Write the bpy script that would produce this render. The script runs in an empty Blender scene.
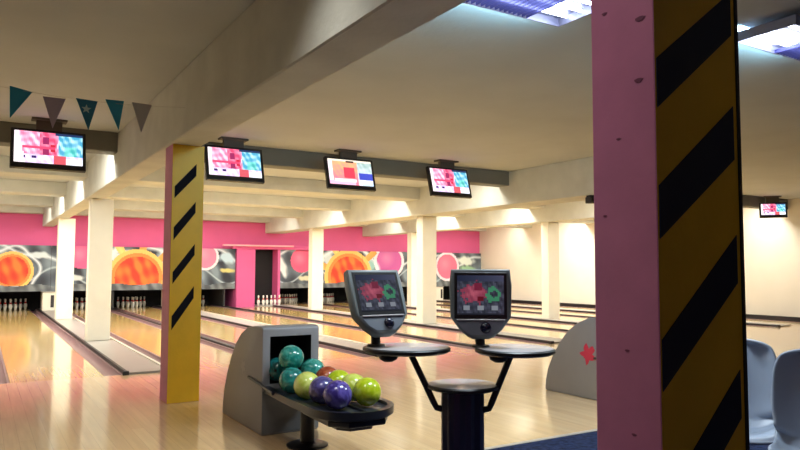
import bpy, bmesh, math, random
from mathutils import Vector, Matrix
random.seed(7)
PI = math.pi
R = math.radians
C = bpy.context.scene.collection
sc = bpy.context.scene

# ---------------------------------------------------------------- materials
def lin(c):
    return tuple(((v/255)/12.92 if v/255 <= .04045 else ((v/255+.055)/1.055)**2.4) for v in c)

def mat(name, rgb, rough=.6, metal=0., bump=0., bscale=60., var=0., vscale=4., coat=0., spec=.5, stretch=None, sheen=0.):
    m = bpy.data.materials.new(name); m.use_nodes = True
    nt = m.node_tree; b = nt.nodes['Principled BSDF']
    col = lin(rgb) + (1,)
    b.inputs['Base Color'].default_value = col
    b.inputs['Roughness'].default_value = rough
    b.inputs['Metallic'].default_value = metal
    b.inputs['Specular IOR Level'].default_value = spec
    b.inputs['Coat Weight'].default_value = coat
    b.inputs['Coat Roughness'].default_value = .08
    if var or bump:
        tc = nt.nodes.new('ShaderNodeTexCoord'); mp = nt.nodes.new('ShaderNodeMapping')
        nt.links.new(tc.outputs['Object'], mp.inputs['Vector'])
        if stretch: mp.inputs['Scale'].default_value = stretch
    if var:
        n = nt.nodes.new('ShaderNodeTexNoise'); n.inputs['Scale'].default_value = vscale; n.inputs['Detail'].default_value = 5
        nt.links.new(mp.outputs['Vector'], n.inputs['Vector'])
        r = nt.nodes.new('ShaderNodeMapRange'); r.inputs['From Min'].default_value = .3; r.inputs['From Max'].default_value = .7
        r.inputs['To Min'].default_value = 1-var; r.inputs['To Max'].default_value = 1+var
        nt.links.new(n.outputs['Fac'], r.inputs['Value'])
        mx = nt.nodes.new('ShaderNodeMix'); mx.data_type = 'RGBA'; mx.blend_type = 'MULTIPLY'; mx.inputs['Factor'].default_value = 1
        mx.inputs['A'].default_value = col
        nt.links.new(r.outputs['Result'], mx.inputs['B'])
        nt.links.new(mx.outputs['Result'], b.inputs['Base Color'])
    if bump:
        n2 = nt.nodes.new('ShaderNodeTexNoise'); n2.inputs['Scale'].default_value = bscale; n2.inputs['Detail'].default_value = 4
        nt.links.new(mp.outputs['Vector'], n2.inputs['Vector'])
        bp = nt.nodes.new('ShaderNodeBump'); bp.inputs['Strength'].default_value = bump; bp.inputs['Distance'].default_value = .02
        nt.links.new(n2.outputs['Fac'], bp.inputs['Height']); nt.links.new(bp.outputs['Normal'], b.inputs['Normal'])
    return m

def emis(name, rgb, strength):
    m = bpy.data.materials.new(name); m.use_nodes = True
    b = m.node_tree.nodes['Principled BSDF']
    b.inputs['Base Color'].default_value = (.8,.8,.8,1)
    b.inputs['Emission Color'].default_value = lin(rgb) + (1,)
    b.inputs['Emission Strength'].default_value = strength
    return m

def wood(name, c1, c2, board, rough, brd_len):
    """maple boards running along Y, each board its own tone"""
    m = bpy.data.materials.new(name); m.use_nodes = True
    nt = m.node_tree; b = nt.nodes['Principled BSDF']; L = nt.links.new
    tc = nt.nodes.new('ShaderNodeTexCoord'); mp = nt.nodes.new('ShaderNodeMapping')
    mp.inputs['Rotation'].default_value = (0, 0, PI/2)
    L(tc.outputs['Object'], mp.inputs['Vector'])
    br = nt.nodes.new('ShaderNodeTexBrick'); br.inputs['Scale'].default_value = 1
    br.inputs['Brick Width'].default_value = brd_len; br.inputs['Row Height'].default_value = board
    br.inputs['Mortar Size'].default_value = .0012; br.inputs['Bias'].default_value = 0
    br.inputs['Color1'].default_value = lin(c1)+(1,); br.inputs['Color2'].default_value = lin(c2)+(1,)
    br.inputs['Mortar'].default_value = lin(tuple(v*.86 for v in c2))+(1,)
    L(mp.outputs['Vector'], br.inputs['Vector'])
    n = nt.nodes.new('ShaderNodeTexNoise'); n.inputs['Scale'].default_value = 1.0; n.inputs['Detail'].default_value = 6
    mp2 = nt.nodes.new('ShaderNodeMapping'); mp2.inputs['Scale'].default_value = (22, 1.2, 1)
    L(tc.outputs['Object'], mp2.inputs['Vector']); L(mp2.outputs['Vector'], n.inputs['Vector'])
    r = nt.nodes.new('ShaderNodeMapRange'); r.inputs['From Min'].default_value = .25; r.inputs['From Max'].default_value = .75
    r.inputs['To Min'].default_value = .88; r.inputs['To Max'].default_value = 1.1
    L(n.outputs['Fac'], r.inputs['Value'])
    mx = nt.nodes.new('ShaderNodeMix'); mx.data_type = 'RGBA'; mx.blend_type = 'MULTIPLY'; mx.inputs['Factor'].default_value = 1
    L(br.outputs['Color'], mx.inputs['A']); L(r.outputs['Result'], mx.inputs['B'])
    L(mx.outputs['Result'], b.inputs['Base Color'])
    b.inputs['Roughness'].default_value = rough
    b.inputs['Coat Weight'].default_value = .6; b.inputs['Coat Roughness'].default_value = rough*.55
    return m

def vcol(name, rough=.5, emit=0.):
    m = bpy.data.materials.new(name); m.use_nodes = True
    nt = m.node_tree; b = nt.nodes['Principled BSDF']
    a = nt.nodes.new('ShaderNodeAttribute'); a.attribute_name = 'paint'
    if emit:
        b.inputs['Base Color'].default_value = (.01,.01,.012,1)
        nt.links.new(a.outputs['Color'], b.inputs['Emission Color']); b.inputs['Emission Strength'].default_value = emit
    else:
        nt.links.new(a.outputs['Color'], b.inputs['Base Color'])
    b.inputs['Roughness'].default_value = rough
    return m

def ballmat(name, c1, c2):
    m = bpy.data.materials.new(name); m.use_nodes = True
    nt = m.node_tree; b = nt.nodes['Principled BSDF']; L = nt.links.new
    tc = nt.nodes.new('ShaderNodeTexCoord')
    n = nt.nodes.new('ShaderNodeTexNoise'); n.inputs['Scale'].default_value = 9; n.inputs['Detail'].default_value = 5; n.inputs['Distortion'].default_value = 2.2
    L(tc.outputs['Object'], n.inputs['Vector'])
    cr = nt.nodes.new('ShaderNodeValToRGB'); cr.color_ramp.elements[0].position = .4; cr.color_ramp.elements[1].position = .62
    cr.color_ramp.elements[0].color = lin(c1)+(1,); cr.color_ramp.elements[1].color = lin(c2)+(1,)
    L(n.outputs['Fac'], cr.inputs['Fac']); L(cr.outputs['Color'], b.inputs['Base Color'])
    b.inputs['Roughness'].default_value = .22; b.inputs['Coat Weight'].default_value = .5
    return m

M = dict(
 ceiling = mat('painted_ceiling', (188,192,190), .9, bump=.12, bscale=25, var=.05, vscale=1.2),
 beam = mat('painted_concrete', (198,198,188), .85, bump=.18, bscale=18, var=.09, vscale=2.2),
 slate = mat('grey_painted_concrete', (118,118,112), .85, bump=.12, bscale=18, var=.08, vscale=1.5),
 white_col = mat('cream_column_paint', (232,226,208), .55, var=.03, vscale=3),
 cream = mat('cream_wall_paint', (228,220,204), .8, var=.03, vscale=1),
 brown = mat('dim_brown_wall_paint', (120,100,84), .85, var=.05, vscale=1),
 pink_wall = mat('pink_wall_paint', (210,90,144), .75, var=.04, vscale=1.5),
 pink_face = mat('pink_pillar_paint', (196,118,152), .6, bump=.04, bscale=40, var=.07, vscale=6),
 yellow = mat('yellow_pillar_paint', (226,172,22), .5, bump=.08, bscale=40, var=.06, vscale=5),
 navy = mat('navy_stripe_paint', (20,18,42), .65, var=.06, vscale=6),
 approach = wood('approach_boards', (238,204,156), (229,193,145), .11, .17, 2.2),
 lane = wood('lane_boards', (232,198,128), (220,185,113), .028, .15, 3.2),
 sub = mat('subfloor', (70,58,50), .8),
 gutter = mat('gutter_plastic', (132,104,104), .4),
 capgrey = mat('cap_grey', (150,145,138), .35, var=.04, vscale=2),
 captrim = mat('cap_edge', (214,204,188), .4),
 dark = mat('black_edge', (36,28,28), .5),
 stripe = mat('black_stripe_paint', (16,12,20), .8, spec=.15),
 carpet = mat('blue_carpet', (40,48,74), .98, spec=.1, bump=.5, bscale=220, var=.75, vscale=22),
 carpettrim = mat('carpet_edge_strip', (206,196,180), .35, metal=.3),
 black = mat('black_plastic', (14,14,17), .38),
 blackmetal = mat('black_metal', (20,20,30), .35, metal=.2),
 navymetal = mat('navy_metal', (26,26,52), .32, metal=.2),
 grey = mat('grey_plastic', (118,120,124), .42, bump=.06, bscale=120, var=.03, vscale=4),
 hopper = mat('hopper_grey', (146,144,146), .42, var=.04, vscale=3),
 hopdark = mat('hopper_inside', (16,18,18), .7),
 tray = mat('tray_dark', (44,48,58), .32, var=.05, vscale=5),
 traylip = mat('tray_lip', (30,31,38), .3),
 plate = mat('table_grey', (176,172,174), .22),
 terminal = mat('terminal_shell', (104,114,116), .42, var=.04, vscale=8),
 termface = mat('terminal_face', (112,120,130), .35),
 trackball = mat('trackball', (20,24,44), .15),
 bracket = mat('bracket_brown', (84,76,66), .6),
 chrome = mat('chrome', (190,190,195), .2, metal=1.),
 chair = mat('chair_plastic', (160,172,190), .38, var=.03, vscale=3),
 chairdark = mat('chair_base', (50,54,62), .45, metal=.4),
 fixture = mat('fixture_metal', (150,152,176), .4, metal=.3),
 louvre = mat('louvre_blade', (84,88,150), .35, metal=.4),
 tube = emis('lamp_tube', (225,238,255), 14),
 pin = mat('pin_white', (236,232,222), .3),
 pinred = mat('pin_red', (190,30,30), .35),
 pit = mat('pit_black', (16,15,16), .8),
 curtain = mat('pit_curtain', (26,25,27), .9, bump=.5, bscale=3, var=.4, vscale=3, stretch=(6,1,.2)),
 kick = mat('kickback_grey', (38,36,36), .7),
 teal = mat('pennant_teal', (48,146,178), .8),
 mauve = mat('pennant_mauve', (176,164,182), .8),
 darkteal = mat('pennant_dark_teal', (40,112,146), .8),
 star = mat('pennant_star', (170,200,205), .8),
 palegrey = mat('pennant_grey', (176,174,170), .8),
 string = mat('string', (170,166,160), .9),
 red = mat('emblem_red', (212,44,80), .5),
 mural = vcol('mural_paint', .6),
 tvscreen = vcol('tv_picture', .2, 1.5),
 conscreen = vcol('terminal_picture', .15, .65),
 palepink = mat('pale_pink_ledge', (244,176,186), .5),
)

# ---------------------------------------------------------------- mesh helpers
class MB:
    def __init__(s): s.bm = bmesh.new(); s.mi = 0
    def _tag(s, faces):
        for f in faces: f.material_index = s.mi
    def box(s, x0, x1, y0, y1, z0, z1, bev=0., seg=2, mx=None):
        r = bmesh.ops.create_cube(s.bm, size=1)
        vs = r['verts']
        for v in vs:
            v.co = Vector(((x0+x1)/2+v.co.x*(x1-x0), (y0+y1)/2+v.co.y*(y1-y0), (z0+z1)/2+v.co.z*(z1-z0)))
        fs = set(f for v in vs for f in v.link_faces)
        if bev:
            es = list(set(e for v in vs for e in v.link_edges))
            rr = bmesh.ops.bevel(s.bm, geom=es, offset=bev, segments=seg, affect='EDGES', profile=.5)
            fs = set(rr['faces']) | set(f for f in fs if f.is_valid)
            vs = list(set(v for f in fs for v in f.verts))
        s._tag(fs)
        if mx is not None: bmesh.ops.transform(s.bm, matrix=mx, verts=vs)
        return s
    def prism(s, pts, a, b, axis='x', bev=0., seg=2, mx=None):
        """polygon pts (2-D) pushed from a to b along axis.  x:(y,z)  y:(x,z)  z:(x,y)"""
        def P(p, t): return {'x':(t,p[0],p[1]), 'y':(p[0],t,p[1]), 'z':(p[0],p[1],t)}[axis]
        va = [s.bm.verts.new(P(p,a)) for p in pts]; vb = [s.bm.verts.new(P(p,b)) for p in pts]
        n = len(pts); fs = []
        fs.append(s.bm.faces.new(va)); fs.append(s.bm.faces.new(vb[::-1]))
        capedges = [e for e in fs[0].edges] + [e for e in fs[1].edges]
        for i in range(n):
            fs.append(s.bm.faces.new((va[i], vb[i], vb[(i+1)%n], va[(i+1)%n])))
        bmesh.ops.recalc_face_normals(s.bm, faces=fs)
        vs = va+vb
        if bev:
            rr = bmesh.ops.bevel(s.bm, geom=capedges, offset=bev, segments=seg, affect='EDGES', profile=.5)
            fs = list(set(rr['faces']) | set(f for f in fs if f.is_valid)); vs = list(set(v for f in fs for v in f.verts))
        s._tag(fs)
        if mx is not None: bmesh.ops.transform(s.bm, matrix=mx, verts=vs)
        return s
    def lathe(s, prof, n=24, o=(0,0,0), sx=1., sy=1., mx=None):
        """profile (r,z) spun about z"""
        rings = []; fs = []; vs = []
        for r, z in prof:
            if r < 1e-5:
                v = s.bm.verts.new((o[0], o[1], o[2]+z)); rings.append([v]); vs.append(v)
            else:
                ring = [s.bm.verts.new((o[0]+sx*r*math.cos(2*PI*i/n), o[1]+sy*r*math.sin(2*PI*i/n), o[2]+z)) for i in range(n)]
                rings.append(ring); vs += ring
        for a, b in zip(rings, rings[1:]):
            for i in range(n):
                j = (i+1) % n
                q = [a[i%len(a)], a[j%len(a)], b[j%len(b)], b[i%len(b)]]
                u = []
                for v in q:
                    if v not in u: u.append(v)
                if len(u) > 2: fs.append(s.bm.faces.new(u))
        if len(rings[0]) > 1: fs.append(s.bm.faces.new(rings[0][::-1]))
        if len(rings[-1]) > 1: fs.append(s.bm.faces.new(rings[-1]))
        bmesh.ops.recalc_face_normals(s.bm, faces=fs); s._tag(fs)
        if mx is not None: bmesh.ops.transform(s.bm, matrix=mx, verts=vs)
        return s
    def tube(s, pts, r, n=10):
        pts = [Vector(p) for p in pts]; rings = []; fs = []
        rr = r if isinstance(r, (list, tuple)) else [r]*len(pts)
        for i, p in enumerate(pts):
            t = (pts[min(i+1, len(pts)-1)] - pts[max(i-1, 0)]).normalized()
            u = t.cross(Vector((0,0,1))) if abs(t.z) < .95 else t.cross(Vector((1,0,0)))
            u.normalize(); w = t.cross(u)
            rings.append([s.bm.verts.new(p + (u*math.cos(2*PI*k/n)+w*math.sin(2*PI*k/n))*rr[i]) for k in range(n)])
        for a, b in zip(rings, rings[1:]):
            for k in range(n): fs.append(s.bm.faces.new((a[k], a[(k+1)%n], b[(k+1)%n], b[k])))
        fs.append(s.bm.faces.new(rings[0][::-1])); fs.append(s.bm.faces.new(rings[-1]))
        bmesh.ops.recalc_face_normals(s.bm, faces=fs); s._tag(fs); return s
    def build(s, name, mats, parent=None, smooth=None, loc=None, rot=None):
        me = bpy.data.meshes.new(name); s.bm.to_mesh(me); s.bm.free()
        o = bpy.data.objects.new(name, me); C.objects.link(o)
        for m in (mats if isinstance(mats, (list, tuple)) else [mats]): me.materials.append(m)
        if smooth is not None:
            for p in me.polygons: p.use_smooth = True
            me.set_sharp_from_angle(angle=R(smooth))
        if loc: o.location = loc
        if rot: o.rotation_euler = rot
        if parent: o.parent = parent
        return o

def tag(o, label=None, cat=None, group=None, kind=None):
    if label: o['label'] = label
    if cat: o['category'] = cat
    if group: o['group'] = group
    if kind: o['kind'] = kind
    return o

def thing(name, label, cat, loc=(0,0,0), rz=0, group=None):
    o = bpy.data.objects.new(name, None); C.objects.link(o); o.empty_display_size = .1
    o.location = loc; o.rotation_euler = (0,0,rz)
    return tag(o, label, cat, group)

def dup(root, loc, label, rz=None):
    r = root.copy(); C.objects.link(r); r.location = loc; r['label'] = label
    if rz is not None: r.rotation_euler = (0,0,rz)
    for ch in list(root.children):
        c = ch.copy(); C.objects.link(c); c.parent = r
        for g in list(ch.children):
            d = g.copy(); C.objects.link(d); d.parent = c
    return r

def struct(name, mb, m, smooth=None):
    return tag(mb.build(name, m, smooth=smooth), kind='structure')

def picture(name, x0, x1, z0, z1, nx, nz, fn, m, y=0, parent=None, thick=0.):
    """flat panel in XZ (facing -Y) whose cells carry the colours of the printed / shown picture"""
    bm = bmesh.new(); g = [[bm.verts.new((x0+(x1-x0)*i/nx, y, z0+(z1-z0)*j/nz)) for i in range(nx+1)] for j in range(nz+1)]
    for j in range(nz):
        for i in range(nx): bm.faces.new((g[j][i], g[j][i+1], g[j+1][i+1], g[j+1][i]))
    cols = [fn((i+.5)/nx, (j+.5)/nz) for j in range(nz) for i in range(nx)]
    edge = (60,60,64)
    if thick:
        ext = bmesh.ops.extrude_face_region(bm, geom=bm.faces[:])
        # front stays, the extruded copy goes back
        vs = [e for e in ext['geom'] if isinstance(e, bmesh.types.BMVert)]
        bmesh.ops.translate(bm, verts=vs, vec=(0, thick, 0))
    bm.faces.ensure_lookup_table()
    me = bpy.data.meshes.new(name); bm.to_mesh(me); bm.free()
    at = me.color_attributes.new('paint', 'FLOAT_COLOR', 'CORNER')
    for p in me.polygons:
        c = p.center
        i = min(nx-1, max(0, int((c.x-x0)/(x1-x0)*nx))); j = min(nz-1, max(0, int((c.z-z0)/(z1-z0)*nz)))
        rgb = cols[j*nx+i] if abs(c.y-y) < 1e-4 else edge
        L = lin(rgb)
        for li in p.loop_indices: at.data[li].color = (*L, 1)
    me.materials.append(m)
    o = bpy.data.objects.new(name, me); C.objects.link(o)
    if parent: o.parent = parent
    return o

# ---------------------------------------------------------------- dimensions
CEIL = 3.5; BEAM = 2.8; XB = 3.2          # ceiling, lane beam soffit, cross beam soffit
XL, XR, YF, YB = -3.5, 20.0, -3.0, 27.5   # room
FOUL = 9.95; END = 27.0; MASK = 25.4
CARPY = 4.45

# ---------------------------------------------------------------- setting
b = MB()
b.box(XL, XR, CARPY, FOUL, -.15, 0)
struct('floor', b, M['approach'])
b = MB(); b.box(XL, XR, FOUL, YB, -.3, -.12); struct('floor_under_lanes', b, M['sub'])
b = MB(); b.box(XL, XR, YF, CARPY-.05, -.15, .004); struct('floor_carpet', b, M['carpet'])
b = MB(); b.box(XL, XR, CARPY-.05, CARPY, -.15, .008, .003); struct('trim_1', b, M['carpettrim'])
b = MB(); b.box(XL, XR, YF, YB, CEIL, CEIL+.2); struct('ceiling', b, M['ceiling'])
b = MB(); b.box(XL-.2, XL, YF, 11.0, -.15, CEIL); b.box(XL-.2, XL, 11.0, YB, -.15, CEIL); struct('wall_left', b, M['cream'])
b = MB(); b.box(XR, XR+.2, YF, YB, -.15, CEIL); struct('wall_right', b, M['cream'])
b = MB(); b.box(XL-.2, XR+.2, YF-.2, YF, -.15, CEIL); struct('wall_front', b, M['brown'])
# back wall with a door opening
b = MB(); b.box(XL-.2, XR+.2, YB, YB+.2, -.3, CEIL)
struct('wall_back', b, M['pink_wall'])
b = MB(); b.box(XL, 8.09, 25.52, 25.6, 2.172, CEIL); b.box(11.31, XR, 25.52, 25.6, 2.172, CEIL); b.box(8.09, 11.31, 25.52, 25.6, 2.325, CEIL); struct('wall_bulkhead', b, M['pink_wall'])
b = MB(); b.box(8.985, 9.915, MASK+.52, MASK+.6, -.118, 2.165); struct('door_1', b, M['pit'])
# the pink pier and lintel in front of the doorway
b = MB(); b.box(8.26, 8.98, MASK-.12, YB, -.12, 2.168, .01); struct('wall_pier', b, M['pink_wall'])
b = MB(); b.box(8.1, 11.3, MASK-.12, MASK+.5, 2.172, 2.32, .01); struct('wall_lintel', b, M['pink_wall'])
b = MB(); b.box(9.92, 10.02, MASK-.05, YB, -.12, 2.168); struct('trim_3', b, M['pink_wall'])
b = MB(); b.box(7.7, 10.5, MASK-.26, MASK-.12, 2.27, 2.33, .008); struct('trim_2', b, M['palepink'])
b = MB(); b.box(XR-.03, XR, FOUL, YB, -.12, .1); struct('baseboard_right', b, M['dark'])

# beams
def lane_beam(x0, x1, y0, y1):
    b = MB(); b.box(x0, x1, y0, y1, BEAM, CEIL, .012, 1); return struct('ceiling_beam', b, M['beam'])
lane_beam(1.72, 2.06, YF, YB)
lane_beam(9.45, 10.12, 8.0, YB)
lane_beam(13.75, 14.25, 11.4, YB)
b = MB(); b.box(XL, XR, 11.05, 11.4, XB, CEIL, .01, 1); struct('ceiling_beam', b, M['slate'])
for y0, y1 in ((14.5, 15.2), (18.3, 18.9), (21.9, 22.5), (25.0, 25.515)):
    b = MB(); b.box(XL, XR, y0, y1, XB, CEIL, .01, 1); struct('ceiling_beam', b, M['beam'])

# ---------------------------------------------------------------- lanes
PER = 3.9; CAPW = .6; C0 = 1.72
def lane_meshes():
    b = MB(); b.box(0, 1.1, FOUL, END, -.12, 0); lane = b
    return lane
names = {}
def lane(x0, label, END=END):
    t = thing('bowling_lane', label, 'bowling lane', (x0, FOUL, 0), group='bowling lanes')
    b = MB(); b.box(0, 1.1, .003, END-FOUL, -.12, 0, .003, 1); b.build('lane_surface', M['lane'], t)
    for gx in (-.25, 1.1):
        b = MB()
        prof = [(gx+.002,-.12),(gx+.002,-.002),(gx+.03,-.002)] + [(gx+.125+.095*math.cos(a), -.004-.085*math.sin(a)) for a in [PI-PI*k/8 for k in range(9)]] + [(gx+.22,-.002),(gx+.248,-.002),(gx+.248,-.12)]
        b.prism(prof, .004, END-FOUL, 'y'); b.build('gutter', M['gutter'], t, smooth=40)
    return t
lane_x = []
lab = [
 (0.37, 'glossy yellow wood lane at far left, left of the first white-column divider'),
 (2.57, 'wood lane just right of the white-column divider, passing behind the yellow column'),
 (4.27, 'second wood lane right of the white-column divider, left of the second grey divider'),
 (6.47, 'wood lane just right of the second grey divider, left of the doorway lanes'),
 (8.17, 'wood lane whose far end meets the pink doorway pier'),
 (10.37, 'wood lane just right of the row of far cream columns'),
 (12.07, 'second wood lane right of the far cream columns'),
 (14.27, 'wood lane just right of the divider carrying the lone far right column'),
 (15.97, 'second lane from the cream right wall'),
 (18.17, 'lane nearest the cream right wall'),
]
for x0, l in lab: lane(x0, l, MASK-.6 if x0 == 8.17 else END)

def cap(x0, label, w=CAPW, END=END):
    t = thing('lane_divider', label, 'lane divider', (x0, FOUL-.02, 0), group='lane dividers')
    b = MB(); b.box(.045, w-.045, 0, END-FOUL, -.119, .03, .006, 1); b.build('divider_top', M['capgrey'], t)
    for a, c, mm in ((0.0, .043, 'dark'), (w-.043, w, 'captrim')):
        b = MB(); b.box(a+.001, c, 0, END-FOUL, -.119, .05, .008, 2); b.build('edge_rail', M[mm], t)
    b = MB(); b.box(-.03, .05, -.05, .0, .0, .055, .008, 2); b.build('end_block', M['dark'], t)
    return t
cap(1.72, 'long grey divider carrying the row of white columns at left')
cap(5.62, 'long grey lane divider behind the grey ball return')
cap(9.52, 'grey lane divider at the feet of the middle cream columns', END=MASK-.6)
cap(13.42, 'grey lane divider at the foot of the far right column')
cap(17.32, 'grey lane divider nearest the cream right wall')
def mid(x0, label):
    b = MB(); b.box(x0+.002, x0+.098, FOUL-.02, MASK+.05, -.119, .035, .01, 2)
    tag(b.build('lane_separator', M['dark'], smooth=40), label, 'lane separator', 'narrow lane separators')
mid(3.92, 'narrow dark separator between the two lanes behind the yellow column')
mid(7.82, 'narrow dark separator between the two lanes behind the scoring screens')
mid(11.72, 'narrow dark separator between lanes left of the far right column')
mid(15.62, 'narrow dark separator between lanes near the right wall')
b = MB(); b.box(0.02, .118, FOUL-.02, MASK+.05, -.119, .035, .01, 2)
tag(b.build('lane_separator', M['dark'], smooth=40), 'narrow dark separator at the far left edge of the first lane', 'lane separator', 'narrow lane separators')

# ---------------------------------------------------------------- pit end: masking panels, kickbacks, pins
def noise(x, z, s):
    return (math.sin(x*3.1*s+z*1.7*s)+math.sin(x*1.3*s-z*4.1*s+1.3)+math.sin(z*2.9*s+x*5.3*s+.7)+math.sin(x*7.1*s+2.1*z*s))/4
def mixc(a, b, t): t = max(0, min(1, t)); return tuple(a[i]+(b[i]-a[i])*t for i in range(3))
SUNS = [(.88,1.33,.54,0),(4.72,1.1,.86,1),(13.05,1.12,.95,1)]
BALLS = [(2.93,1.82,.42,(226,92,140),0),(7.1,1.86,.42,(224,128,160),1),(10.95,1.75,.48,(214,82,120),0),(15.0,1.75,.62,(190,84,150),1),(18.05,1.55,.55,(226,110,140),1)]
BLOBS = [(7.9,1.82,.36,.24,(190,215,228)),(7.95,1.35,.34,.1,(206,196,120)),(10.12,1.5,.2,.48,(226,230,232)),(11.2,1.05,.5,.12,(210,205,170)),
 (14.0,1.62,.42,.34,(150,190,186)),(12.2,1.75,.3,.42,(200,212,214)),(3.9,1.85,.36,.22,(205,220,226)),(5.7,1.85,.3,.34,(180,200,210)),
 (19.1,1.8,.55,.25,(222,232,222)),(19.2,1.45,.5,.16,(150,190,150)),(1.65,1.85,.3,.14,(208,220,224)),(-.4,1.9,.7,.16,(220,226,230)),
 (6.55,1.55,.25,.42,(170,190,200)),(16.4,1.45,.4,.3,(196,204,206)),(17.0,1.9,.35,.2,(120,140,146)),(2.6,1.1,.5,.12,(206,212,210))]
def mural(x, z):
    n = noise(x, z, 1.6); c = mixc((34,38,48), (124,138,146), .5+.9*n)
    w = abs(z-1.9-.22*math.sin(x*1.9+.6)-.1*math.sin(x*4.3))
    if w < .1: c = mixc((222,230,234), c, w/.1)
    w = abs(z-1.15-.3*math.sin(x*2.7+2.))
    if w < .06: c = mixc((176,190,196), c, w/.06)
    for bx, bz, rx, rz, col in BLOBS:
        d = math.hypot((x-bx+.3*(z-bz))/rx, (z-bz)/rz) + .22*noise(x, z, 4)
        if d < 1.05: c = mixc(col, c, max(0, (d-.6)/.45))
    for bx, bz, r, col, ring in BALLS:
        d = math.hypot(x-bx, z-bz)/r
        if d < 1: c = mixc(mixc(col, (250,190,205), .5-.6*math.hypot(x-bx+.3*r, z-bz-.3*r)/r), col, d*.7)
        elif d < 1.2 and ring: c = (236,224,232)
    for sx, sz, r, ray in SUNS:
        d = math.hypot(x-sx, z-sz)/r; a = math.atan2(z-sz, x-sx)
        wv = d-1.42-.1*math.sin(a*5+sx)
        if abs(wv) < .13 and z > sz-.5: c = mixc((232,238,242), c, abs(wv)/.15)
        if ray and z > sz-.05 and 1 < d < 1.75 and math.cos(a*9) > .45+.4*(d-1): c = mixc((240,214,130), (226,150,70), abs(math.sin(a*3)))
        if d < 1.16 and z > .84: c = (236,190,104)
        if d < 1.0 and z > .84: c = mixc((196,48,18), (224,116,40), .5+1.1*noise(x, z, 2.6)) if d < .86 else (228,132,60)
    if z < .86 + .04*math.sin(x*5): c = mixc((120,126,128), (70,74,78), .5+noise(x, z, 3))
    return c
plab = [
 (-2.0, 2.0, 'left end mural panel with a full orange sun ringed in yellow'),
 (2.01, 5.9, 'mural panel with an orange half sun and yellow rays between the white and yellow columns'),
 (5.91, 8.24, 'mural panel with blue white blob and pink ball right of the yellow column'),
 (10.04, 13.7, 'mural panel with white oval and orange sun right of the dark doorway'),
 (13.71, 17.6, 'mural panel with the purple ball above the left scoring screen'),
 (17.61, 19.98, 'mural panel with pink ball and pale green streak next to the right wall'),
]
for x0, x1, l in plab:
    z0, z1 = .66, 2.166
    nx = int((x1-x0)/.026); nz = 58
    o = picture('masking_panel', x0, x1, z0, z1, nx, nz, lambda u, v: mural(x0+u*(x1-x0), z0+v*(z1-z0)), M['mural'], MASK, thick=.06)
    tag(o, l, 'mural panel', 'painted masking panels over the pits')

# pit: side kickbacks, top, curtain
b = MB()
for xk in (0.0, 3.9, 7.8, 11.7, 15.6):
    b.box(xk+.03, xk+.09, (END+.01) if xk < 0 else MASK+.08, YB-.02, -.118, 2.15)
struct('wall_pit_kickbacks', b, M['kick'])
b = MB(); b.box(XL+.01, 8.24, YB-.12, YB-.02, -.118, 2.15); b.box(10.2, XR-.01, YB-.12, YB-.02, -.118, 2.15); struct('wall_pit_curtain', b, M['curtain'])
for x, l in ((1.72,'white partition box at lane end left of the white columns'), (5.62,'white partition box at lane end behind the yellow column'), (13.42,'white partition box under the right orange sun mural'), (17.32,'white partition box at lane end near the right wall')):
    t = thing('pit_partition', l, 'partition', (x, MASK-.1, .031), group='white partition boxes')
    b = MB(); b.box(.06, .44, 0, .68, 0, .6, .01); b.build('partition_body', M['white_col'], t)
    b = MB(); b.box(.03, .47, -.03, .7, .602, .625, .005); b.build('partition_top', M['capgrey'], t)
    b = MB(); b.box(.3, .4, -.006, -.0005, .1, .5); b.build('slot', M['dark'], t)

def pin_obj():
    pr = [(0,0),(.026,0),(.03,.01),(.045,.06),(.06,.115),(.056,.16),(.04,.21),(.026,.25),(.0235,.265),(.026,.3),(.032,.335),(.03,.362),(.018,.378),(0,.381)]
    b = MB(); b.lathe(pr, 14)
    for f in b.bm.faces:
        z = f.calc_center_median().z
        if .215 < z < .26: f.material_index = 1
    return b.build('bowling_pin', [M['pin'], M['pinred']], smooth=50)
pin0 = pin_obj(); first = [True]
def put_pin(x, y, z, label, group):
    o = pin0 if first[0] else pin0.copy()
    if not first[0]: C.objects.link(o)
    first[0] = False
    o.location = (x, y, z); tag(o, label, 'bowling pin', group)
pinrows = [(0.37,'white bowling pin standing in the dark pit at the far left lane','pins on the far left lane'),
 (2.57,'white bowling pin in the dark pit just right of the white columns','pins on the lane right of the white columns'),
 (4.27,'white bowling pin in the dark pit under the half sun, left of the yellow column','pins beside the yellow column'),
 (6.47,'white bowling pin in the dark pit right of the yellow column','pins right of the yellow column'),
 (10.37,'white bowling pin in the pit right of the dark doorway','pins right of the doorway'),
 (12.07,'white bowling pin in the pit under the right orange sun','pins under the right sun')]
for x0, l, g in pinrows:
    for row in range(4):
        for k in range(row+1):
            put_pin(x0+.55+(k-row/2)*.305, MASK+1.1+row*.14, 0, l, g)
for k, (dx, dy) in enumerate(((9.08,-.2),(9.26,-.24),(9.42,-.2),(9.58,-.24),(9.74,-.2),(9.9,-.24))):
    put_pin(dx+.02, MASK+dy, .0305, 'white pin in the row standing on the floor before the dark doorway', 'pins before the doorway')
b = MB(); b.box(8.99, 10.115, MASK-.57, MASK+.5, -.119, .03, .006); tag(b.build('doorway_step', M['capgrey']), 'low grey step before the dark doorway with white pins on it', 'step')
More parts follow.
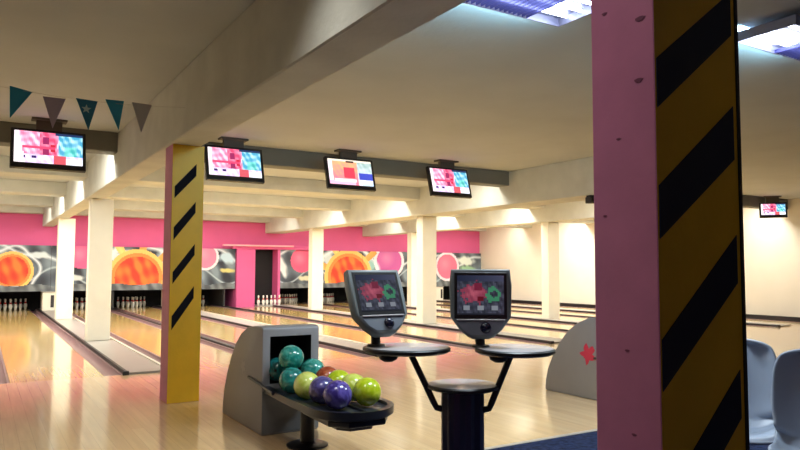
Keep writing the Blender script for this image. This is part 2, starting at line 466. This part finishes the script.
# ---------------------------------------------------------------- columns
def column(name, label, x, y, z0, w, d, m):
    b = MB(); b.box(x, x+w, y, y+d, z0, BEAM-.001, .012, 2)
    return tag(b.build(name, m), label, 'column', 'white columns' )
column('column', 'nearest tall white column on the grey divider at left', 1.8, 14.5, .031, .42, .3, M['white_col'])
column('column', 'second white column on the grey divider at left, narrower behind the first', 1.8, 20.9, .031, .42, .3, M['white_col'])
column('column', 'cream column standing behind the left scoring screen and its right edge', 9.68, 14.7, .031, .43, .3, M['white_col'])
column('column', 'slim far cream column between the ball return and the left scoring screen', 9.6, 21.4, .031, .42, .3, M['white_col'])
column('column', 'sliver of a far cream column just left of the column behind the left scoring screen', 13.78, 21.7, .031, .42, .3, M['white_col'])
column('column', 'cream column right of the right scoring screen, against the cream wall', 13.85, 14.5, .031, .42, .3, M['white_col'])

def striped(label, x, y, w, d, ztop, Ls, Rs, mg0, mg1, sm='navy'):
    t = thing('striped_column', label, 'column', (x, y, 0))
    b = MB(); b.box(0, w, 0, d, .001, ztop, .006, 2)
    for f in b.bm.faces:
        if f.normal.y < -.5: f.material_index = 1
    b.build('column_shaft', [M['pink_face'], M['yellow']], t)
    for (a0, a1), (c0, c1) in zip(Ls, Rs):
        b = MB(); b.prism([(mg0, a1), (w-mg1, c1), (w-mg1, c0), (mg0, a0)], -.003, -.0006, 'y'); b.build('stripe', M[sm], t)
    return t
t = striped('yellow column with black diagonal stripes left of the ball return', 1.745, 7.6, .345, .34, BEAM-.001,
  [(2.335,2.204),(1.889,1.749),(1.403,1.274),(.93,.78)], [(2.596,2.463),(2.174,2.054),(1.711,1.59),(1.249,1.119)], .03, .085, 'stripe')
t = striped('big pink pillar with dark yellow front and navy stripes in the right foreground', 1.707, 1.3274, .42, .25, BEAM-.001,
  [(2.52,2.35),(2.085,1.934),(1.70,1.54),(1.244,1.094),(.79,.63),(.33,.17)], [(2.80-.012,2.64),(2.368,2.223),(1.986,1.809),(1.562,1.407),(1.13,.977),(.67,.52)], .006, .035)
b = MB(); b.box(.405, .4215, -.004, -.0006, .01, BEAM-.02); b.build('corner_strip', M['dark'], t)
# scuffs on the pink face
b = MB()
for y, z, r in ((.06,2.03,.01),(.05,2.22,.012),(.14,1.86,.006),(.2,1.62,.005),(.12,1.2,.006),(.1,.95,.006),(.19,2.28,.007),(.13,2.4,.01)):
    b.prism([(y+r*1.5*math.cos(a)*(1+.3*math.sin(3*a)), z+r*.7*math.sin(a)) for a in [2*PI*k/9 for k in range(9)]], -.0016, -.0004, 'x')
b.build('scuff_mark', mat('scuff', (120,58,84), .7), t)

# ---------------------------------------------------------------- ceiling TVs
def tvpic(kind):
    def f(u, v):
        n = noise(u*9, v*7, 1.)
        if kind == 2:
            c = mixc((250,180,120), (246,120,150), 1-v+.3*n)
            if u < .1: c = (250,236,244)
            if .34 < u < .58 and .28 < v < .68: c = (214,62,84)
            if u > .66: c = mixc((240,240,250), (130,170,160), v-.2+n*.3)
            if u > .68 and .22 < v < .5: c = (62,76,190)
            if v < .16 and u < .6: c = (250,190,220)
            if v > .93: c = (240,230,210)
            if .4 < u < .6 and .88 < v < .95: c = (70,50,40)
            if .12 < u < .62 and abs(v-.18) < .05: c = (252,232,240)
            if u > .74 and v < .17: c = (205,225,245)
            return c
        c = mixc((250,214,232), (244,120,160), .5+.9*n)
        if .36 < u < .62: c = mixc((226,70,110), (250,150,180), .4+n)
        if .4 < u < .5 and (.25 < v < .45 or .62 < v < .84): c = (150,40,90)
        if .52 < u < .6 and .38 < v < .6: c = (190,36,60)
        if u > .64: c = mixc((70,160,196), (190,228,236), .4+1.1*n)
        if .72 < u < .92 and .28 < v < .58: c = mixc((60,170,170), (150,230,220), .5+n)
        if v < .26: c = mixc((214,190,246), (250,236,250), .5+n)
        if .56 < u < .74 and v < .26: c = (206,84,96)
        if u > .76 and v < .2: c = (236,240,246)
        if (.08 < u < .16 or .24 < u < .32) and .17 < v < .23: c = (50,30,90)
        if abs(v-.5) < .04 and .05 < u < .6: c = (236,70,110)
        if v > .93 and u > .6: c = (30,50,90)
        if u < .06+.1*(1-v) * (kind == 0): c = (250,240,246)
        return c
    return f
W, H = .93, .58
def tv(x, y, z, rz, label, kind, tilt=16, s=1.):
    t = thing('ceiling_television', label, 'television', (x, y, CEIL), rz, 'televisions hung from the ceiling')
    body = bpy.data.objects.new('tv_body', None)
    mx = Matrix.Translation((0, 0, z-CEIL)) @ Matrix.Rotation(R(-tilt), 4, 'X')
    b = MB(); b.box(-W/2*s, W/2*s, -.045, .03, -H/2*s, H/2*s, .012, 2); b.box(-W*.3*s, W*.3*s, .03, .08, -H*.32*s, H*.3*s, .02, 2)
    o = b.build('tv_case', M['black'], t); o.matrix_local = mx
    p = picture('screen', -W/2*s+.045, W/2*s-.045, -H/2*s+.075, H/2*s-.04, 44, 26, tvpic(kind), M['tvscreen'], -.0465, o)
    b = MB(); b.box(-.16, .16, .04, .12, z-CEIL+.0, -.03); b.box(-.22, .22, -.02, .18, -.03, -.001, .004); b.box(-.07,.07,.05,.11,z-CEIL-.08,z-CEIL+.08)
    b.build('ceiling_bracket', M['bracket'], t)
    return t
tv(.75, 10.5, 3.05, 0, 'television at far left hanging below the pennants', 0)
tv(3.36, 10.5, 3.07, 0, 'television right beside the yellow striped column', 1)
tv(5.4, 10.5, 3.07, 0, 'middle television with orange pink picture and blue patch', 2)
tv(7.5, 10.5, 3.07, 0, 'television farthest right of the four along the grey beam, left of pink pillar', 3)
tv(18.75, 10.78, 3.1, R(-52), 'small distant television on the far right beam, right of the pink pillar', 3, 10, .74)

# ---------------------------------------------------------------- ball returns
def hopper_outline():
    pts = [(1.12,0),(1.11,.12),(1.07,.26),(.99,.42),(.88,.58),(.74,.73),(.58,.84),(.40,.905),(.22,.93),(.04,.935),(0,.92)]
    return pts
def ball_return(x, y, label, emblem):
    t = thing('ball_return', label, 'ball return', (x, y, 0))
    w = .54
    b = MB(); bm = b.bm
    pts = hopper_outline() + [(0,0)]
    va = [bm.verts.new((0,p[0],p[1]+.001)) for p in pts]; vb = [bm.verts.new((w,p[0],p[1]+.001)) for p in pts]
    n = len(pts); bm.faces.new(va[::-1]); bm.faces.new(vb)
    for i in range(n-2):
        bm.faces.new((va[i], va[i+1], vb[i+1], vb[i]))
    bm.faces.new((va[n-1], va[0], vb[0], vb[n-1]))
    # front frame round the opening
    ox0, ox1, oz0, oz1 = .07, .46, .44, .85
    f = [bm.verts.new((ox0,0,oz0)), bm.verts.new((ox1,0,oz0)), bm.verts.new((ox1,0,oz1)), bm.verts.new((ox0,0,oz1))]
    fo = [va[n-1], vb[n-1], vb[n-2], va[n-2]]
    for i in range(4): bm.faces.new((fo[i], fo[(i+1)%4], f[(i+1)%4], f[i]))
    g = [bm.verts.new((v.co.x+(.0), .5 if v.co.z < .6 else .3, v.co.z)) for v in f]
    for i in range(4):
        q = bm.faces.new((f[i], f[(i+1)%4], g[(i+1)%4], g[i])); q.material_index = 1
    q = bm.faces.new(g); q.material_index = 1
    bmesh.ops.recalc_face_normals(bm, faces=bm.faces[:])
    es = [e for e in bm.edges if len(e.link_faces) == 2 and e.calc_face_angle() > .6 and all(fc.material_index == 0 for fc in e.link_faces)]
    bmesh.ops.bevel(bm, geom=es, offset=.014, segments=2, affect='EDGES', profile=.5)
    hp = b.build('hopper', [M['hopper'], M['hopdark']], t, smooth=35)
    # rail that carries on from the tray along the hopper's side
    b = MB(); b.tube([(-.006,.33,.462),(-.01,.15,.452),(-.01,-.02,.437),(-.012,-.3,.412)], .014, 8); b.build('side_rail', M['traylip'], t, smooth=60)
    b = MB(); b.box(.002, w-.002, -.006, -.0005, .02, .38, .002, 1); b.build('front_panel', M['grey'], t)
    # tray
    x0, x1 = .0, .62
    tz = lambda yy: .405 + yy*.03
    def outline(gr, y1=.06):
        a = [(x0+.02-gr, y1), (x0-.01-gr, -.5), (x0-.02-gr, -1.02)]
        cx = (x0+x1)/2
        for k in range(1, 12):
            an = PI + PI*k/12
            a.append((cx+(cx-x0+.02+gr)*math.cos(an), -1.06+(.40+gr)*math.sin(an)*.86))
        a += [(x1+.02+gr, -1.02), (x1+gr, -.5), (x1-.1+gr, y1)]
        return a
    o1 = outline(.0, -.004); o2 = outline(-.05, -.004)
    b = MB(); b.prism(outline(-.01,-.004), .358, .40, 'z', .012); tr = b.build('tray', M['tray'], t, smooth=40)
    # raised lip as a ring
    b = MB(); bm = b.bm
    lo = [bm.verts.new((p[0],p[1],.372)) for p in o1]; hi = [bm.verts.new((p[0],p[1],.425)) for p in o1]
    hi2 = [bm.verts.new((p[0],p[1],.425)) for p in o2]; lo2 = [bm.verts.new((p[0],p[1],.401)) for p in o2]
    for i in range(len(o1)-1):
        bm.faces.new((lo[i],lo[i+1],hi[i+1],hi[i])); bm.faces.new((hi[i],hi[i+1],hi2[i+1],hi2[i])); bm.faces.new((hi2[i],hi2[i+1],lo2[i+1],lo2[i]))
        bm.faces.new((lo2[i],lo2[i+1],lo[i+1],lo[i]))
    bm.faces.new((lo[0],hi[0],hi2[0],lo2[0])); bm.faces.new((lo[-1],lo2[-1],hi2[-1],hi[-1]))
    bmesh.ops.recalc_face_normals(bm, faces=bm.faces[:])
    b.build('tray_lip', M['traylip'], t, smooth=35)
    b = MB(); b.box(.3, .322, -1.3, -.02, .4005, .42, .006); b.build('centre_rail', M['traylip'], t)
    b = MB(); b.prism([(.08,-.7),(.06,-1.2),(.16,-1.34),(.46,-1.34),(.56,-1.2),(.54,-.7)], .305, .3575, 'z', .015); b.prism([(.16,-.8),(.15,-1.15),(.22,-1.25),(.4,-1.25),(.47,-1.15),(.46,-.8)], .262, .3045, 'z', .015)
    b.build('tray_underside', M['traylip'], t)
    b = MB(); b.lathe([(.058,.02),(.058,.3575)], 20, (.22,-.48,0)); b.build('support_post', M['blackmetal'], t, smooth=50)
    b = MB(); b.lathe([(.17,.001),(.172,.012),(.13,.026),(.06,.032)], 28, (.22,-.48,0)); b.build('post_base', M['blackmetal'], t, smooth=50)
    # emblem
    pts = []
    for k in range(28):
        a = 2*PI*k/28; r = (.095 if emblem == 'red' else .055)*(1+.28*math.cos(5*a+.5)+.15*math.cos(9*a))
        pts.append((emblem_y + r*math.cos(a), emblem_z + r*math.sin(a)))
    b = MB(); b.prism(pts, -.002, -.0002, 'x')
    e = b.build('emblem', M['red'] if emblem == 'red' else mat('faded_emblem', (164,160,162), .5), t)
    e['label'] = 'red splash emblem' if emblem == 'red' else 'pale faded round emblem'
    return t
emblem_y, emblem_z = .5, .54
ball_return(2.12, 5.75, 'grey ball return with its tray full of coloured balls', 'pale')
emblem_y, emblem_z = .42, .5
ball_return(5.86, 5.1, 'grey ball return with a red emblem, partly hidden behind the pink pillar', 'red')

def ball(x, y, z, m, label):
    bm = bmesh.new(); bmesh.ops.create_uvsphere(bm, u_segments=32, v_segments=20, radius=.108)
    me = bpy.data.meshes.new('bowling_ball'); bm.to_mesh(me); bm.free()
    for p in me.polygons: p.use_smooth = True
    me.materials.append(m)
    o = bpy.data.objects.new('bowling_ball', me); C.objects.link(o); o.location = (x, y, z)
    o.rotation_euler = (random.random()*6, random.random()*6, random.random()*6)
    tag(o, label, 'bowling ball', 'bowling balls on the return tray')
    t0 = Vector((0,0,.108))
    for dx, dy, r in ((-.016,.03,.011),(.016,.03,.011),(0,-.035,.013)):
        b = MB(); d = Vector((dx, dy, .101)).normalized()*.1075
        b.lathe([(0,.0),(r,.0),(r,.0012),(0,.0012)], 12, mx=Matrix.Translation(d) @ d.to_track_quat('Z','Y').to_matrix().to_4x4())
        b.build('finger_hole', M['black'], o)
    return o
GR = ballmat('lime_ball', (176,196,24), (206,218,60)); GR2 = ballmat('pale_lime_ball', (190,206,70), (222,228,130))
PU = ballmat('purple_ball', (58,44,120), (104,90,176)); TE = ballmat('teal_ball', (16,110,104), (60,160,150)); TE2 = ballmat('bright_teal_ball', (24,128,116), (70,170,156)); RE = ballmat('rust_ball', (150,60,34), (190,100,64))
zb = .401+.1085
L, Rr = 2.31, 2.56
ball(2.30, 4.64, zb+.003, PU, 'front purple bowling ball at the tip of the near row')
ball(2.285, 4.87, zb+.003, ballmat('dark_purple_ball', (52,44,100), (92,86,150)), 'darker purple ball just behind the front purple ball')
ball(2.27, 5.13, zb+.003, GR2, 'pale lime ball in the near row between the purple and teal balls')
ball(2.26, 5.42, zb+.003, TE, 'teal ball low in the near row, resting at the hopper opening')
ball(2.31, 5.56, zb+.172, TE2, 'topmost teal ball heaped up in front of the hopper opening')
ball(2.28, 5.80, zb+.041, ballmat('dark_teal_ball', (10,84,84), (36,124,120)), 'dark teal ball half inside the hopper opening')
ball(2.55, 4.64, zb+.003, GR, 'front lime green ball, rightmost on the tray')
ball(2.55, 4.87, zb+.003, GR2, 'second lime ball, just behind the front lime ball')
ball(2.54, 5.10, zb+.003, GR, 'third lime ball in the far row, next to the rust ball')
ball(2.545, 5.33, zb+.003, RE, 'rust red ball mostly hidden between lime and teal balls')
ball(2.53, 5.60, zb+.04, ballmat('sea_green_ball', (24,128,116), (84,178,164)), 'sea green ball at the right edge of the hopper opening')

# ---------------------------------------------------------------- scoring console
def conpic(u, v):
    n = noise(u*8, v*8, 1.1)
    c = mixc((46,50,62), (84,86,104), .5+n)
    if v > .84: c = mixc((40,46,70), (80,84,110), u)
    d = math.hypot((u-.36)/.3, (v-.55)/.26)+.5*n
    if d < .9: c = mixc((206,100,122), (140,58,82), d)
    if .38 < u < .52 and .62 < v < .82: c = (130,40,66)
    if .42 < u < .58 and .36 < v < .46: c = (110,24,40)
    d = math.hypot((u-.78)/.16, (v-.52)/.2)
    if .45 < d+.3*n < .95: c = (70,150,110)
    for k in (.2,.5,.8):
        if abs(u-k) < .08 and .1 < v < .24: c = (150,156,166)
    if v < .05: c = (40,44,56)
    return c
def term_outline(s=1., dz=0):
    return [(-.185*s,.2*s),(.185*s,.2*s),(.195*s,.1*s),(.188*s,-.10*s),(.13*s,-.18*s),(.08*s,-.222*s),(.05*s,-.235*s),(-.05*s,-.235*s),(-.08*s,-.222*s),(-.13*s,-.18*s),(-.188*s,-.10*s),(-.195*s,.1*s)]
con = thing('scoring_console', 'black scoring console with two touch screens on small round shelves', 'scoring console', (2.62, 3.52, .004))
b = MB()
prof = []
for k in range(24):
    a = 2*PI*k/24; r = .135 if k % 3 else .12
    prof.append((r*math.cos(a), r*math.sin(a)))
b.prism(prof, .02, .69, 'z'); b.build('pedestal', M['navymetal'], con)
b = MB(); b.lathe([(.27,.001),(.27,.012),(.2,.022),(.14,.03)], 36); b.build('base_plate', M['blackmetal'], con, smooth=50)
b = MB(); b.lathe([(.0,.69),(.21,.692),(.226,.70),(.226,.714),(.216,.722),(0,.722)], 40, sx=1, sy=.95, mx=Matrix.Rotation(R(-37),4,'Z'))
for f in b.bm.faces:
    if f.normal.z > .9: f.material_index = 1
b.build('pedestal_shelf', [M['black'], M['plate']], con, smooth=40)
def station(px, py, pz, rz, tilt, tx, ty, hx, ow):
    # arm
    b = MB(); s = Vector((px, py, 0)).normalized()
    a = Vector((s.x*.12, s.y*.12, .565)); e = Vector((px-s.x*.02, py-s.y*.02, pz-.02))
    a2 = a+Vector((s.x*.045, s.y*.045, .012)); b.tube([a, a2, a2.lerp(e,.12)+Vector((0,0,-.004)), a2.lerp(e,.5), e], .021, 10)
    b.build('support_arm', M['black'], con, smooth=60)
    # shelf
    b = MB(); b.lathe([(0,-.02),(.24,-.02),(.262,-.008),(.262,.008),(.25,.016),(0,.016)], 44, sx=ow, sy=.95, mx=Matrix.Translation((px,py,pz)) @ Matrix.Rotation(R(-33),4,'Z'))
    for f in b.bm.faces:
        if f.normal.z > .9: f.material_index = 1
    sh = b.build('writing_shelf', [M['black'], M['plate']], con, smooth=40)
    b = MB(); b.lathe([(.03,-.075),(.055,-.06),(.06,-.045),(.045,-.021)], 20, (hx[0],hx[1],pz)); b.build('shelf_knob', M['black'], con, smooth=50)
    # terminal
    mx = Matrix.Translation((tx, ty, pz+.3)) @ Matrix.Rotation(rz,4,'Z') @ Matrix.Rotation(R(-tilt),4,'X')
    b = MB(); b.prism(term_outline(), -.045, .03, 'y', .016, 3); b.prism(term_outline(.8), .028, .1, 'y', .03, 3)
    h = b.build('terminal_housing', M['terminal'], con, smooth=40); h.matrix_local = mx
    b = MB(); b.box(-.163,.163,-.0475,-.0445,-.11,.178,.001,1); b.build('screen_bezel', M['black'], h)
    picture('screen', -.145,.145,-.085,.16, 30, 26, conpic, M['conscreen'], -.0485, h)
    b = MB(); b.box(-.15,.15,-.056,-.0455,-.122,-.112,.003,1); b.build('screen_ledge', M['plate'], h)
    b = MB(); b.prism([(-.15,-.128),(.15,-.128),(.11,-.18),(.065,-.21),(-.065,-.21),(-.11,-.18)], -.0475, -.0445, 'y'); b.build('control_panel', M['termface'], h)
    b = MB(); b.lathe([(.034,0),(.034,.006),(.026,.014),(.014,.02),(0,.022)], 22, mx=Matrix.Translation((.03,-.0475,-.165)) @ Matrix.Rotation(PI/2,4,'X')); b.build('trackball', M['trackball'], h, smooth=60)
    b = MB(); b.tube([(tx, ty+.0, pz+.017), (tx, ty+.01, pz+.12)], .03, 14); b.lathe([(.06,.0165),(.055,.028),(.03,.032)], 20, (tx,ty,pz)); b.build('terminal_neck', M['black'], con, smooth=50)
ox, oy = 2.62, 3.52
station(2.31-ox, 3.69-oy, .94, R(0), 24, 2.13-ox+.02, 3.8-oy, (2.2-ox,3.73-oy), 1.06)
station(2.86-ox, 3.30-oy, .94, R(-36), 6, 2.70-ox, 3.44-oy, (2.78-ox,3.36-oy), .95)

# ---------------------------------------------------------------- bucket chairs
def chair(x, y, rz, label):
    t = thing('bucket_chair', label, 'chair', (x, y, .004), rz, 'blue grey bucket chairs')
    nu, nv = 20, 30
    bm = bmesh.new()
    prof = [(-.235,.405),(-.21,.43),(-.1,.425),(.03,.405),(.12,.415),(.175,.47),(.2,.56),(.228,.70),(.256,.84),(.276,.945),(.284,.985)]
    def pr(v):
        f = v*(len(prof)-1); i = min(int(f), len(prof)-2); k = f-i
        return prof[i][0]+(prof[i+1][0]-prof[i][0])*k, prof[i][1]+(prof[i+1][1]-prof[i][1])*k
    g = []
    for j in range(nv+1):
        v = j/nv; py, pz = pr(v)
        w = .225
        if v > .6: w = .235
        if v > .72: w = .235*math.sqrt(max(.02, 1-((v-.72)/.283)**2.6))
        if v < .12: w = .19+.035*math.sqrt(v/.12)
        row = []
        for i in range(nu+1):
            u = -1+2*i/nu
            curl = abs(u)**2.6
            fy = -.085*curl if v > .5 else -.0*curl
            fz = .06*curl*(1 if v < .5 else max(0, 1-(v-.5)/.15)) if v > .08 else .02*curl
            row.append(bm.verts.new((u*w, py+fy, pz+fz)))
        g.append(row)
    for j in range(nv):
        for i in range(nu): bm.faces.new((g[j][i], g[j][i+1], g[j+1][i+1], g[j+1][i]))
    bmesh.ops.recalc_face_normals(bm, faces=bm.faces[:])
    me = bpy.data.meshes.new('seat_shell'); bm.to_mesh(me); bm.free()
    for p in me.polygons: p.use_smooth = True
    me.materials.append(M['chair'])
    o = bpy.data.objects.new('seat_shell', me); C.objects.link(o); o.parent = t
    md = o.modifiers.new('thick', 'SOLIDIFY'); md.thickness = .022; md.offset = 0
    md = o.modifiers.new('soft', 'SUBSURF'); md.levels = 1; md.render_levels = 1
    b = MB(); b.lathe([(.035,.02),(.035,.385)], 18); b.build('pedestal', M['chairdark'], t, smooth=50)
    b = MB(); b.lathe([(.2,.001),(.2,.012),(.1,.024),(.036,.03)], 28); b.build('base_plate', M['chairdark'], t, smooth=50)
    b = MB(); b.box(-.12,.12,-.1,.1,.375,.392,.004); b.build('seat_bracket', M['chairdark'], t)
    return t
chair(4.13, 2.63, R(-58), 'blue grey bucket chair emerging from behind the pink pillar, left of the other')
chair(3.93, 2.05, R(-66), 'blue grey bucket chair at the right edge, nearer than the other chair')

# ---------------------------------------------------------------- bunting
t = thing('bunting', 'string of small teal and grey pennants across the dark ceiling at left', 'bunting', (1.72, 7, 3.12))
pts = [(XL-1.72+.01, 0, .2)] + [(x, 0, .05*((x+.9)/.9)**2-.095) for x in (-1.9,-1.7,-1.5,-1.2,-1.0,-.8,-.6,-.4,-.2,-.001)]
pts[0] = (XL-1.72+.003, 0, .3)
b = MB(); b.tube(pts, .0015, 6); b.build('string', M['string'], t)
for k, (xc, z, m, l) in enumerate(((.26-1.72,-.062,'teal','teal pennant'),(.53-1.72,-.105,'mauve','mauve grey pennant'),(.805-1.72,-.088,'darkteal','dark teal pennant with a pale star'),(1.05-1.72,-.06,'teal','teal pennant'),(1.3-1.72,-.06,'palegrey','pale grey pennant'))):
    rzk = (.25,-.1,.05,.35,.1)[k]
    mx = Matrix.Translation((xc,-.004,z)) @ Matrix.Rotation(rzk,4,'Z') @ Matrix.Rotation((.12,.02,.03,-.1,0)[k],4,'Y')
    b = MB(); b.prism([(-.095,0),(.095,0),((-.05,.0,.03,.02,0)[k],-.29)], -.0015, .0015, 'y', mx=mx); p = b.build('pennant', M[m], t); p['label'] = l
    if k == 2:
        b = MB(); b.prism([(.045*(1 if i%2 == 0 else .42)*math.sin(2*PI*i/10), -.09+.045*(1 if i%2 == 0 else .42)*math.cos(2*PI*i/10)) for i in range(10)], -.0035, -.0017, 'y', mx=mx); b.build('star', M['star'], p)

t = thing('beam_fitting', 'small black fitting under the concrete beam at the left edge of the pink pillar', 'fitting', (9.5, 8.85, BEAM))
b = MB(); b.box(-.05, .05, -.05, .05, -.03, -.001, .004); b.box(-.07, .07, -.09, .06, -.15, -.0305, .012); b.build('fitting_body', M['black'], t)
b = MB(); b.lathe([(0,0),(.03,0),(.03,.02),(0,.02)], 16, mx=Matrix.Translation((0,-.09,-.09)) @ Matrix.Rotation(PI/2,4,'X')); b.build('fitting_front', M['trackball'], t)
# ---------------------------------------------------------------- fluorescent fixtures
def fixture(x0, x1, y0, y1, label, bare=0., bare_r=0.):
    t = thing('ceiling_light', label, 'ceiling light', ((x0+x1)/2, (y0+y1)/2, CEIL), group='louvred fluorescent fittings')
    hw, hd = (x1-x0)/2, (y1-y0)/2
    b = MB()
    b.box(-hw, hw, -hd, hd, -.075, -.06); b.box(-hw, hw, hd-.012, hd, -.14, -.0755); b.box(-hw, hw, -hd, -hd+.012, -.14, -.0755)
    b.box(-hw, -hw+.012, -hd+.0125, hd-.0125, -.14, -.0755); b.box(hw-.012, hw, -hd+.0125, hd-.0125, -.14, -.0755)
    for sx in (-.35*hw, .35*hw): b.box(sx-.03, sx+.03, -.03, .03, -.06, -.001)
    b.build('housing', M['fixture'], t)
    for yy in (-.55*hd, 0, .55*hd):
        b = MB(); b.tube([(-hw+.03,yy,-.095),(hw-.03,yy,-.095)], .013, 10); b.build('lamp_tube', M['tube'], t, smooth=60)
    b = MB(); n = 26
    for k in range(1, n):
        xx = -hw+2*hw*k/n
        if (bare and xx < -hw+bare) or (bare_r and xx > hw-bare_r): continue
        b.box(xx-.002, xx+.002, -hd+.014, hd-.014, -.14, -.109)
    b.build('louvre', M['louvre'], t)
    return t
fixture(2.70, 3.84, 3.36, 3.88, 'louvred fluorescent fitting on the ceiling left of the pink pillar', 0., .32)
fixture(5.35, 6.5, 2.85, 3.36, 'bright fluorescent fitting on the ceiling right of the pink pillar', .55)

# ---------------------------------------------------------------- lights
def area(name, loc, sx, sy, power, col, rot=(0,0,0)):
    l = bpy.data.lights.new(name, 'AREA'); l.shape = 'RECTANGLE'; l.size = sx; l.size_y = sy; l.energy = power; l.color = col
    o = bpy.data.objects.new(name, l); C.objects.link(o); o.location = loc; o.rotation_euler = rot
    return o
WARM = (1, .96, .885); COOL = (.80, .92, 1)
for y, pw in ((11.6, 34), (15.4, 42), (19.1, 42), (22.7, 17)):
    for x0, x1 in ((XL+.3, 1.6), (2.4, 9.2), (10.2, 13.6), (14.4, 19.8)):
        w = x1-x0
        o = area('bay_lamp', ((x0+x1)/2, y, 3.46), w*.9, .2, pw*w, WARM)
        area('bay_lamp_top', ((x0+x1)/2, y+.35, 3.36), w*.9, .2, pw*w*.75, WARM, (PI,0,0))
area('fitting_lamp', (3.27, 3.62, 3.33), 1.0, .4, 85, COOL)
area('fitting_lamp', (5.9, 3.1, 3.33), 1.0, .4, 120, COOL)
area('spill_lamp', (3.27, 3.84, 3.46), 1.0, .03, 45, (.38,.76,1), (R(100),0,0))
area('spill_lamp', (5.9, 3.32, 3.46), 1.0, .03, 45, (.38,.76,1), (R(100),0,0))
o = area('left_lamp', (.95, 3.5, 3.46), 1.0, .5, 16, (1,.97,.9)); o.data.spread = R(110)
o = area('pillar_fill', (.75, 1.85, 3.46), 1.0, .3, 10, (1,.95,.95)); o.data.spread = R(115)  # added unseen fill that brightens the pillar's pink face, no fixture modelled
area('rear_fill', (2.6, -1.2, 3.46), 1.2, .4, 5, (1,.97,.92))  # fill light added behind the camera to lift the pillar front and terminals
area('spill_lamp', (5.62, 3.3, 3.40), .5, .2, 8, (.92,.96,1), (PI,0,0))

w = bpy.data.worlds.new('room_ambient'); sc.world = w; w.use_nodes = True
w.node_tree.nodes['Background'].inputs['Color'].default_value = (.5,.48,.45,1)
w.node_tree.nodes['Background'].inputs['Strength'].default_value = .05

# ---------------------------------------------------------------- camera
cam = bpy.data.cameras.new('camera'); co = bpy.data.objects.new('camera', cam); C.objects.link(co)
yaw, pitch, roll = R(31.4537), R(3.6308), R(.2)
fw = Vector((math.sin(yaw)*math.cos(pitch), math.cos(yaw)*math.cos(pitch), math.sin(pitch)))
rt = Vector((math.cos(yaw), -math.sin(yaw), 0)); up = rt.cross(fw)
r2 = rt*math.cos(roll)+up*math.sin(roll); u2 = -rt*math.sin(roll)+up*math.cos(roll)
mw = Matrix((( r2.x, u2.x, -fw.x, 0), (r2.y, u2.y, -fw.y, 0), (r2.z, u2.z, -fw.z, 1.45), (0,0,0,1)))
co.matrix_world = mw
cam.sensor_width = 36; cam.lens = 685/800*36; cam.clip_start = .05; cam.clip_end = 100
sc.camera = co
sc.view_settings.view_transform = 'Standard'; sc.view_settings.look = 'None'; sc.view_settings.gamma = 1
sc.view_settings.use_curve_mapping = False
sc.view_settings.exposure = 0.0
sc.cycles.max_bounces = 8; sc.cycles.diffuse_bounces = 5; sc.cycles.sample_clamp_indirect = 4
